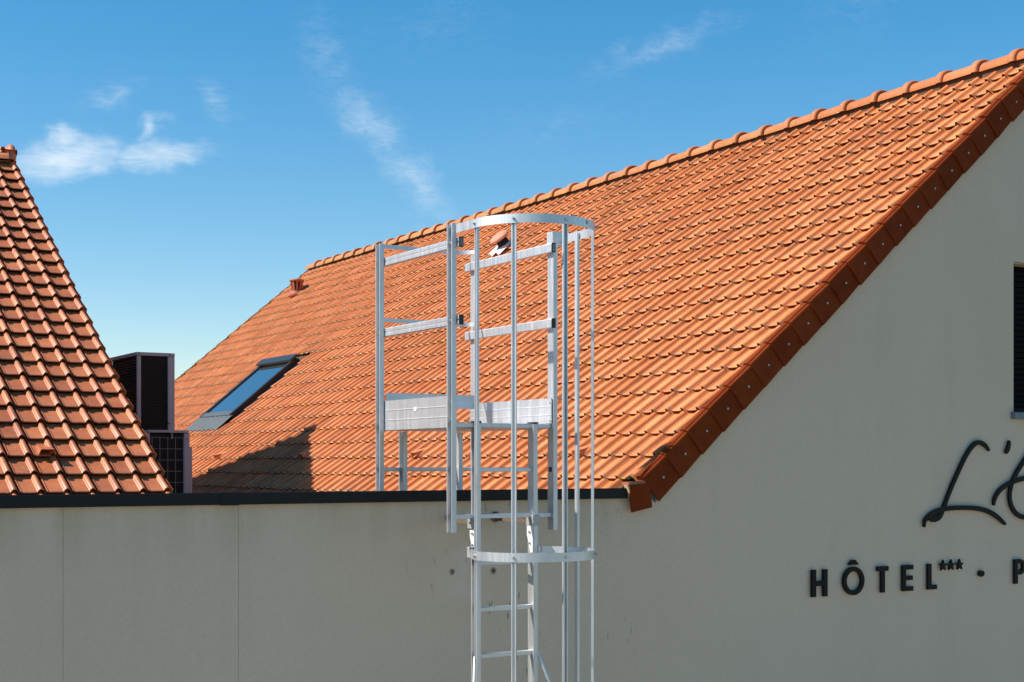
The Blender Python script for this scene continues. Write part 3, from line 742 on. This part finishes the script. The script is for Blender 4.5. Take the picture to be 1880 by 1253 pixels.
def rung(x0, x1, y, z, parent=lad, h=.027, d=.030, name='rung'):
    bm = bmesh.new(); box(bm, x0, x1, y-d/2, y+d/2, z-h/2+EYE, z+h/2+EYE, bev=.004); return part(name, bm, 'aluminium', parent)
SI0, SI1 = 4.267, 4.640
for k in range(13):
    z = -.041-.2805*k
    if k == 1: continue
    rung(SI0, SI1, YN, z)
    for x in (SI0-.0032, ):
        pass
rung(XL+.015, XRT-.015, YN+.002, -.3215, name='cross_bar')
rung(XL+.015, XRT-.015, YF, -.043, name='cross_bar')
# plugs in the uprights where rungs could fit
def plug(x, y, z, parent, w=.026, h=.030):
    part('plug', rbox(x-.0025, x+.0025, y-w/2, y+w/2, z-h/2, z+h/2, .0015), 'black_plastic', parent)
for z in (.228, -.041, -.3215): plug(XL+.008, YN, z, p3)
for z in (.228, -.041): plug(XL+.008, YF, z, p1)
for k in range(0, 12): plug(4.252+.008, YN, -.041-.2805*k, s1)
plug(XRT-.0175, YN, -.041, p4)
# platform
pl = part('platform', rbox(XL+.018, XRT-.018, YN-.010, YN+.030, .212, .240, .004), 'aluminium', lad)
for k in range(7): part('tread_board', rbox(XL+.020, XRT-.020, YN+.034+k*.132, YN+.034+k*.132+.126, .208, .232, .003), 'aluminium', pl)
# toe boards
def toe(poly_fn, name='toe_board'): return part(name, poly_fn, 'aluminium', lad)
def toe_x(x, y0, y1, z0, z1, out):
    """board in a YZ plane with raised ribs on both sides"""
    bm = bmesh.new(); t = .006; n = 3; hgt = z1-z0; poly = []
    prof = [(0, z0)]
    for k in range(n+1):
        zz = z0+hgt*k/n
        if 0 < k < n: prof += [(0, zz-.004), (-.0025, zz-.002), (-.0025, zz+.002), (0, zz+.004)]
    prof += [(0, z1), (t, z1), (t, z0)]
    prism(bm, [(x+a, z+EYE) for a, z in prof], (0, y0, 0), (1, 0, 0), (0, 0, 1), (0, y1-y0, 0)); return bm
tl = toe(toe_x(XL+.018, YN-.02, YF+.02, .212, .402, -1)); tr = toe(toe_x(XRT-.026, YN-.025, YF+.02, .243, .400, 1))
tb = part('toe_board', rbox(XL+.025, XRT-.026, YF-.048, YF-.042, .362, .455, .001), 'aluminium', lad)
part('sticker', rbox(XL+.0145, XL+.0153, 7.89, 7.925, .325, .348, 0), 'white_sheet', tl)
part('sticker', rbox(4.38, 4.44, YF-.0492, YF-.0484, .415, .440, 0), 'white_sheet', tb)
for (y, pp) in ((YN, p3), (YF, p1)):
    for z in (.262, .362): bolt((XL+.010, y, z), (-1, 0, 0), pp)
for z in (.262, .372): bolt((XRT-.0185, YN-.012, z), (-1, 0, 0), p4); bolt((XRT-.0185, YF+.005, z), (-1, 0, 0), p5)
# guard rails along Y on the inner side of the posts
def rail(x0, x1, y0, y1, z, h=.056, name='guard_rail'):
    bm = bmesh.new(); g = .0035; za, zb = z-h/2+EYE, z+h/2+EYE; zm = z+EYE
    prof = [(x0+.004, za), (x0, za+.004), (x0, zm-.006), (x0+g, zm-.004), (x0+g, zm+.004), (x0, zm+.006), (x0, zb-.004), (x0+.004, zb), (x1-.004, zb), (x1, zb-.004), (x1, za+.004), (x1-.004, za)]
    prism(bm, prof, (0, y0, 0), (1, 0, 0), (0, 0, 1), (0, y1-y0, 0)); return part(name, bm, 'aluminium', lad)
for z in (1.308, .848):
    rl = rail(XL+.018, XL+.046, YN-.055, YF+.03, z); part('end_cap', rbox(XL+.0165, XL+.0475, YN-.064, YN-.0555, z-.030, z+.030, .003), 'black_plastic', rl)
    if z > 1: part('cap_inset', rbox(XL+.0225, XL+.0415, YN-.0655, YN-.0642, z-.023, z+.023, 0), 'zinc', rl)
    for y, pp in ((YN, p3), (YF, p1)): bolt((XL+.010, y+.006, z), (-1, 0, 0), pp)
for z in (1.325, .860):
    bm = bmesh.new(); box(bm, XRT-.046, XRT-.018, YN-.055, YF+.06, z-.028+EYE, z+.028+EYE, bev=.004)
    rl = part('guard_rail', bm, 'aluminium', lad); part('end_cap', rbox(XRT-.0475, XRT-.0165, YN-.064, YN-.0555, z-.030, z+.030, .003), 'black_plastic', rl)
    if z > 1: part('cap_inset', rbox(XRT-.0415, XRT-.0225, YN-.0655, YN-.0642, z-.023, z+.023, 0), 'zinc', rl)
# back rails along X (flat bar, the top one bent down at its right end)
def flat_path(pts, z0, z1, th, name, parent=lad, m='aluminium'):
    """vertical flat bar following plan points (x, y)"""
    bm = bmesh.new(); n = len(pts); L, Rr = [], []
    for i in range(n):
        a = Vector(pts[max(i-1, 0)]); b_ = Vector(pts[min(i+1, n-1)]); d = (b_-a).normalized(); nn = Vector((-d.y, d.x))*th/2; p = Vector(pts[i])
        L.append(p+nn); Rr.append(p-nn)
    vs = [[bm.verts.new((q.x, q.y, z+EYE)) for q in L] + [bm.verts.new((q.x, q.y, z+EYE)) for q in Rr] for z in (z0, z1)]
    for i in range(n-1):
        bm.faces.new((vs[0][i], vs[0][i+1], vs[1][i+1], vs[1][i])); bm.faces.new((vs[0][n+i+1], vs[0][n+i], vs[1][n+i], vs[1][n+i+1]))
        bm.faces.new((vs[1][i], vs[1][i+1], vs[1][n+i+1], vs[1][n+i])); bm.faces.new((vs[0][i+1], vs[0][i], vs[0][n+i], vs[0][n+i+1]))
    for i in (0, n-1): bm.faces.new((vs[0][i], vs[1][i], vs[1][n+i], vs[0][n+i]))
    o = part(name, bm, m, parent)
    for f in o.data.polygons: f.use_smooth = abs(f.normal.z) < .5 and n > 8
    if n > 8:
        md = o.modifiers.new('split', 'EDGE_SPLIT'); md.split_angle = R(40)
    return o
arc = [(XL+.03, YF+.02), (4.62, YF+.02)]+[(4.62+.145*math.sin(R(a)), YF+.02-.145*(1-math.cos(R(a)))) for a in range(10, 91, 10)]
flat_path(arc, 1.405, 1.432, .006, 'back_rail'); flat_path([(XL+.03, YF+.02), (4.70, YF+.02)]+[(4.70+.07*math.sin(R(a)), YF+.02-.07*(1-math.cos(R(a)))) for a in range(15, 91, 15)], .922, .948, .006, 'back_rail')
# cage hoops
HX, HY, HR = 4.474, 7.145, .380
def hoop(z, pre, post, name='cage_hoop', h=.052):
    pts = list(pre)+[(HX+HR*math.cos(R(a)), HY-HR*math.sin(R(a))) for a in range(180, -1, -6)]+list(post)
    return flat_path(pts, z-h/2, z+h/2, .005, name)
h1 = hoop(1.386, [(HX-HR, YN+.02), (HX-HR, YN-.1)], [(HX+HR, YN-.1), (HX+HR, YN+.03)])
h2 = hoop(-.538, [(4.238, YN-.034), (4.16, YN-.10)], [(4.765, YN-.10), (4.672, YN-.034)])
h3 = hoop(-1.66, [(4.238, YN-.034), (4.16, YN-.10)], [(4.765, YN-.10), (4.672, YN-.034)])
part('hoop_end', rbox(XRT-.02, XRT+.058, YN-.03, YN+.035, 1.345, 1.43, .002), 'aluminium', h1)
# cage bars just inside the hoops
angs = (180, 137, 90, 40, 0)
bars = []
for a in angs:
    r = HR-.012; cx, cy = HX+r*math.cos(R(a)), HY-r*math.sin(R(a))+(0 if a else .055); 
    bm = bmesh.new(); ex_, ey_ = (-math.sin(R(a)), -math.cos(R(a)), 0), (math.cos(R(a)), -math.sin(R(a)), 0)
    w, d = .0145, .008
    poly = [(-w, -d), (w, -d), (w, d), (w-.0075, d), (w-.0085, -d+.003), (-w+.0085, -d+.003), (-w+.0075, d), (-w, d)]
    top = 1.412 if a else 1.40
    prism(bm, poly, (cx, cy, -3.0+EYE), ex_, ey_, (0, 0, top+3.0)); bo = part('cage_bar', bm, 'aluminium', lad)
    for hz in (1.386, -.538): bolt((HX+(HR+.002)*math.cos(R(a)), HY-(HR+.002)*math.sin(R(a))+(0 if a else .055), hz), (math.cos(R(a)), -math.sin(R(a)), 0), bo)
# maker's marks stamped on the top hoop
def on_hoop(a, z, w, h, m, name):
    c_, s2_ = math.cos(R(a)), math.sin(R(a)); bm = bmesh.new(); r = HR+.0028
    prism(bm, [(-w/2, -h/2), (w/2, -h/2), (w/2, h/2), (-w/2, h/2)], (HX+r*c_, HY-r*s2_, z+EYE), (s2_, c_, 0), (0, 0, 1), (c_*.0006, -s2_*.0006, 0)); part(name, bm, m, h1)
for k in range(4): on_hoop(64, 1.398-k*.005, .024 if k != 2 else .018, .0025, 'coping', 'stamped_mark')
# wall brackets, clamp plates and splice plates
for x, sd_ in ((4.252, -1), (4.655, 1)):
    st = s1 if sd_ < 0 else s2
    xw_ = 4.345 if sd_ < 0 else x+.02
    bm = bmesh.new(); prism(bm, [(x+sd_*.02-.004, YN+.01), (x+sd_*.02+.004, YN+.01), (xw_+.004, YW-.012), (xw_-.004, YW-.012)], (0, 0, -.372+EYE), (1, 0, 0), (0, 1, 0), (0, 0, .047)); br = part('wall_bracket', bm, 'brown_steel', lad)
    bm = bmesh.new(); lathe(bm, [(.034, 0), (.034, .010), (.020, .012), (.014, .022)], Matrix.Translation((xw_, YW-.0005, -.349+EYE)) @ Matrix.Rotation(R(90), 4, 'X'), 16); part('wall_plate', bm, 'brown_steel', br)
    part('clamp', rbox(x-.024, x+.028, YN-.040, YN+.040, -.385, -.320, .002) if sd_ > 0 else rbox(x-.034, x-.016, YN-.038, YN+.045, -.395, -.330, .002), 'galv', br)
    xf = x-.018 if sd_ < 0 else x-.0165
    bm = bmesh.new(); prism(bm, [(YN+.036, -.36+EYE), (YN-.030, -.36+EYE), (YN-.030, -.55+EYE), (YN-.005, -.55+EYE), (YN+.036, -.44+EYE)], (xf-.004, 0, 0), (0, 1, 0), (0, 0, 1), (.0035, 0, 0))
    sp_ = part('splice_plate', bm, 'white_sheet', st)
    for z in (-.425, -.492): bolt((xf-.004, YN+.0, z), (-1, 0, 0), st)
bolt((4.252-.034, YN+.0, -.360), (-1, 0, 0), s1)
part('hoop_clamp', rbox(4.205, 4.235, YN-.025, YN+.03, -.570, -.505, .003), 'galv', h2)
part('hoop_clamp', rbox(4.675, 4.705, YN-.05, YN+.0, -.545, -.512, .003), 'galv', h2)
# raking stays down to the next hoop
for x0, x1 in ((4.675, 4.80), (4.235, 4.13)):
    bm = bmesh.new(); tube(bm, [(x0, YN-.02, -1.16+EYE), (x1, YN-.17, -1.63+EYE)], .010, 8); part('hoop_stay', bm, 'aluminium', h3)

# ================================================================== LETTERING on the gable wall
YL0, YL1 = YW-.030, YW-.012
def plate(bm, poly):
    prism(bm, [(x, z+EYE) for x, z in poly], (0, YL0, 0), (1, 0, 0), (0, 0, 1), (0, YL1-YL0, 0))
def ring(bm, cx, cz, rx, rz, tx, tz, n=40):
    o = []
    for k in range(n):
        a = 2*math.pi*k/n; c_, s2_ = math.cos(a), math.sin(a)
        o.append([bm.verts.new((cx+r*c_, y, cz+q*s2_+EYE)) for y in (YL0, YL1) for r, q in ((rx, rz), (rx-tx, rz-tz))])
    for k in range(n):
        a, b_ = o[k], o[(k+1) % n]
        bm.faces.new((a[0], b_[0], b_[1], a[1])); bm.faces.new((a[2], a[3], b_[3], b_[2])); bm.faces.new((a[0], a[2], b_[2], b_[0])); bm.faces.new((a[1], b_[1], b_[3], a[3]))
sg = empty('hotel_lettering', (7.43, YW-.02, -1.0+EYE), 'black capital letters HOTEL with three stars on the gable wall', 'sign')
B, T = -1.0, -.797
def rect_union(polys, name):
    bm = bmesh.new()
    for p in polys: plate(bm, p)
    return part(name, bm, 'letter', sg)
def L_(u0, u1): return u0, u1
# H
x = 7.395; w = .157; s = .042
rect_union([[(x, B), (x+s, B), (x+s, B+.080), (x+w-s, B+.080), (x+w-s, B), (x+w, B), (x+w, T), (x+w-s, T), (x+w-s, B+.118), (x+s, B+.118), (x+s, T), (x, T)]], 'letter_h')
# O with circumflex
bm = bmesh.new(); ring(bm, 7.822, (B+T)/2+.002, .111, .108, .036, .034)
plate(bm, [(7.767, T+.022), (7.803, T+.022), (7.822, T+.037), (7.841, T+.022), (7.877, T+.022), (7.839, T+.060), (7.805, T+.060)]); part('letter_o', bm, 'letter', sg)
# T
x = 8.070; w = .119
rect_union([[(x+.040, B), (x+.080, B), (x+.080, T-.037), (x+w, T-.037), (x+w, T), (x, T), (x, T-.037), (x+.040, T-.037)]], 'letter_t')
# E
x = 8.341; w = .118; s = .038
rect_union([[(x, B), (x+w, B), (x+w, B+.036), (x+s, B+.036), (x+s, B+.084), (x+w-.006, B+.084), (x+w-.006, B+.119), (x+s, B+.119), (x+s, T-.036), (x+w, T-.036), (x+w, T), (x, T)]], 'letter_e')
# L
x = 8.620; w = .104
rect_union([[(x, B), (x+w, B), (x+w, B+.036), (x+.042, B+.036), (x+.042, T), (x, T)]], 'letter_l')
for cx in (8.798, 8.889, 8.987):
    poly = []
    for k in range(10):
        r = .047 if k % 2 == 0 else .020; a = R(90+36*k); poly.append((cx+r*math.cos(a), -.817+r*math.sin(a)))
    rect_union([poly], 'star')
bm = bmesh.new(); plate(bm, [(9.243+.033*math.cos(R(a)), -.898+.026*math.sin(R(a))) for a in range(0, 360, 20)]); part('dot', bm, 'letter', sg)
x = 9.640; 
bo = [(x+.0402, T), (x+.072, T)]+[(x+.072+.063*math.cos(R(a)), B+.139+.064*math.sin(R(a))) for a in range(80, -81, -16)]+[(x+.072, B+.075), (x+.0402, B+.075)]
bi = [(x+.0402, B+.108), (x+.070, B+.108)]+[(x+.070+.028*math.cos(R(a)), B+.139+.031*math.sin(R(a))) for a in range(-80, 81, 16)]+[(x+.070, B+.170), (x+.0402, B+.170)]
rect_union([[(x, B), (x+.040, B), (x+.040, T), (x, T)], bo+bi], 'letter_p')
# script name
sc = empty('script_lettering', (8.62, YW-.02, -.5+EYE), 'black handwritten script letters high on the gable wall', 'sign')
def stroke(name, pts, dy, n=14):
    """pts (x, z, width); smooth ribbon of real thickness"""
    P = [Vector(p) for p in pts]; P = [2*P[0]-P[1]]+P+[2*P[-1]-P[-2]]; S = []
    for i in range(1, len(P)-2):
        for k in range(n):
            t = k/n; a, b_, c_, d = P[i-1], P[i], P[i+1], P[i+2]
            S.append(.5*((2*b_)+(c_-a)*t+(2*a-5*b_+4*c_-d)*t*t+(3*b_-a-3*c_+d)*t**3))
    S.append(P[-2]); bm = bmesh.new(); rows = []
    m_ = len(S)
    for i, q in enumerate(S):
        dd = S[min(i+1, m_-1)]-S[max(i-1, 0)]; d = Vector((dd.x, dd.y)).normalized(); nn = Vector((-d.y, d.x)); w = q.z/2
        if i == 0 or i == m_-1: w *= .45
        rows.append([bm.verts.new((q.x+nn.x*sg_*w, y, q.y+nn.y*sg_*w+EYE)) for y in (YL0+dy, YL1+dy) for sg_ in (1, -1)])
    for a, b_ in zip(rows[:-1], rows[1:]):
        bm.faces.new((a[0], a[1], b_[1], b_[0])); bm.faces.new((a[2], b_[2], b_[3], a[3])); bm.faces.new((a[0], b_[0], b_[2], a[2])); bm.faces.new((a[1], a[3], b_[3], b_[1]))
    bm.faces.new(rows[0]); bm.faces.new(rows[-1])
    return part(name, bm, 'letter', sc)
SCRIPT = [["script_l", [[9.338, 0.0979, 0.0189], [9.2861, 0.1435, 0.0323], [9.2097, 0.1651, 0.0362], [9.1338, 0.1295, 0.0361], [9.049, 0.0385, 0.0346], [8.9742, -0.0712, 0.0345], [8.8999, -0.1866, 0.0344], [8.8353, -0.3013, 0.0343], [8.7985, -0.3711, 0.0369], [8.7528, -0.4278, 0.0447], [8.689, -0.4456, 0.0472], [8.6437, -0.4358, 0.034]]], ["script_l_tail", [[8.5824, -0.5067, 0.0183], [8.5932, -0.4563, 0.0287], [8.6528, -0.4106, 0.034], [8.7436, -0.3791, 0.0368], [8.8629, -0.3633, 0.037], [9.0115, -0.3606, 0.0372], [9.1811, -0.3686, 0.0375], [9.3149, -0.393, 0.0378], [9.4308, -0.4411, 0.0352], [9.5323, -0.5066, 0.0245]]], ["apostrophe", [[9.5755, 0.1851, 0.0164], [9.5775, 0.152, 0.0327], [9.5578, 0.1055, 0.0368], [9.5362, 0.079, 0.0245]]], ["script_letter", [[9.9069, 0.1206, 0.0221], [9.8262, 0.0733, 0.0359], [9.746, -0.0003, 0.0357], [9.6664, -0.0868, 0.0356], [9.607, -0.1794, 0.0369], [9.5834, -0.2719, 0.0368], [9.607, -0.3584, 0.0369], [9.6763, -0.426, 0.037], [9.786, -0.4548, 0.0358], [9.9069, -0.4304, 0.0304]]], ["script_letter_bar", [[9.3921, -0.3484, 0.0189], [9.4037, -0.296, 0.0325], [9.46, -0.2309, 0.0353], [9.5578, -0.179, 0.0368], [9.6664, -0.1466, 0.0383], [9.786, -0.1273, 0.0385], [9.9272, -0.1174, 0.0305]]]]
for kk, (nm, pts) in enumerate(SCRIPT): stroke(nm, pts, -.002*(kk % 2))

# ================================================================== BARE TREE far behind the roof
tr_ = empty('bare_tree', (12.15, 37.1, 0), 'bare twiggy tree top just showing behind the far roof edge', 'tree')
rt = random.Random(5)
tb_, cb_ = bmesh.new(), bmesh.new()
def branch(p, d, L, r, lev):
    bm_ = tb_ if lev < 2 else cb_
    pts = [p]; rads = [r]; n = 4
    for k in range(n):
        d = (d+Vector((rt.gauss(0, .12), rt.gauss(0, .12), rt.gauss(.05, .08)))).normalized(); pts.append(pts[-1]+d*L/n); rads.append(r*(1-.72*(k+1)/n))
    tube(bm_, pts, rads, 5 if lev > 1 else 8)
    if lev >= 5: return
    for k in range(rt.choice((3, 4)) if lev else 7):
        t = rt.uniform(.35, 1.0); i = min(int(t*n), n-1); q = pts[i].lerp(pts[i+1], t*n-i)
        nd = (d+Vector((rt.gauss(0, .55), rt.gauss(0, .55), rt.gauss(.25, .3)))).normalized(); branch(q, nd, L*rt.uniform(.5, .72), max(r*.45, .004), lev+1)
branch(Vector((12.15, 37.1, -.02)), Vector((0, 0, 1)), 2.9, .16, 0)
part('trunk', tb_, 'bark', tr_, True); part('crown', cb_, 'bark', tr_, True)
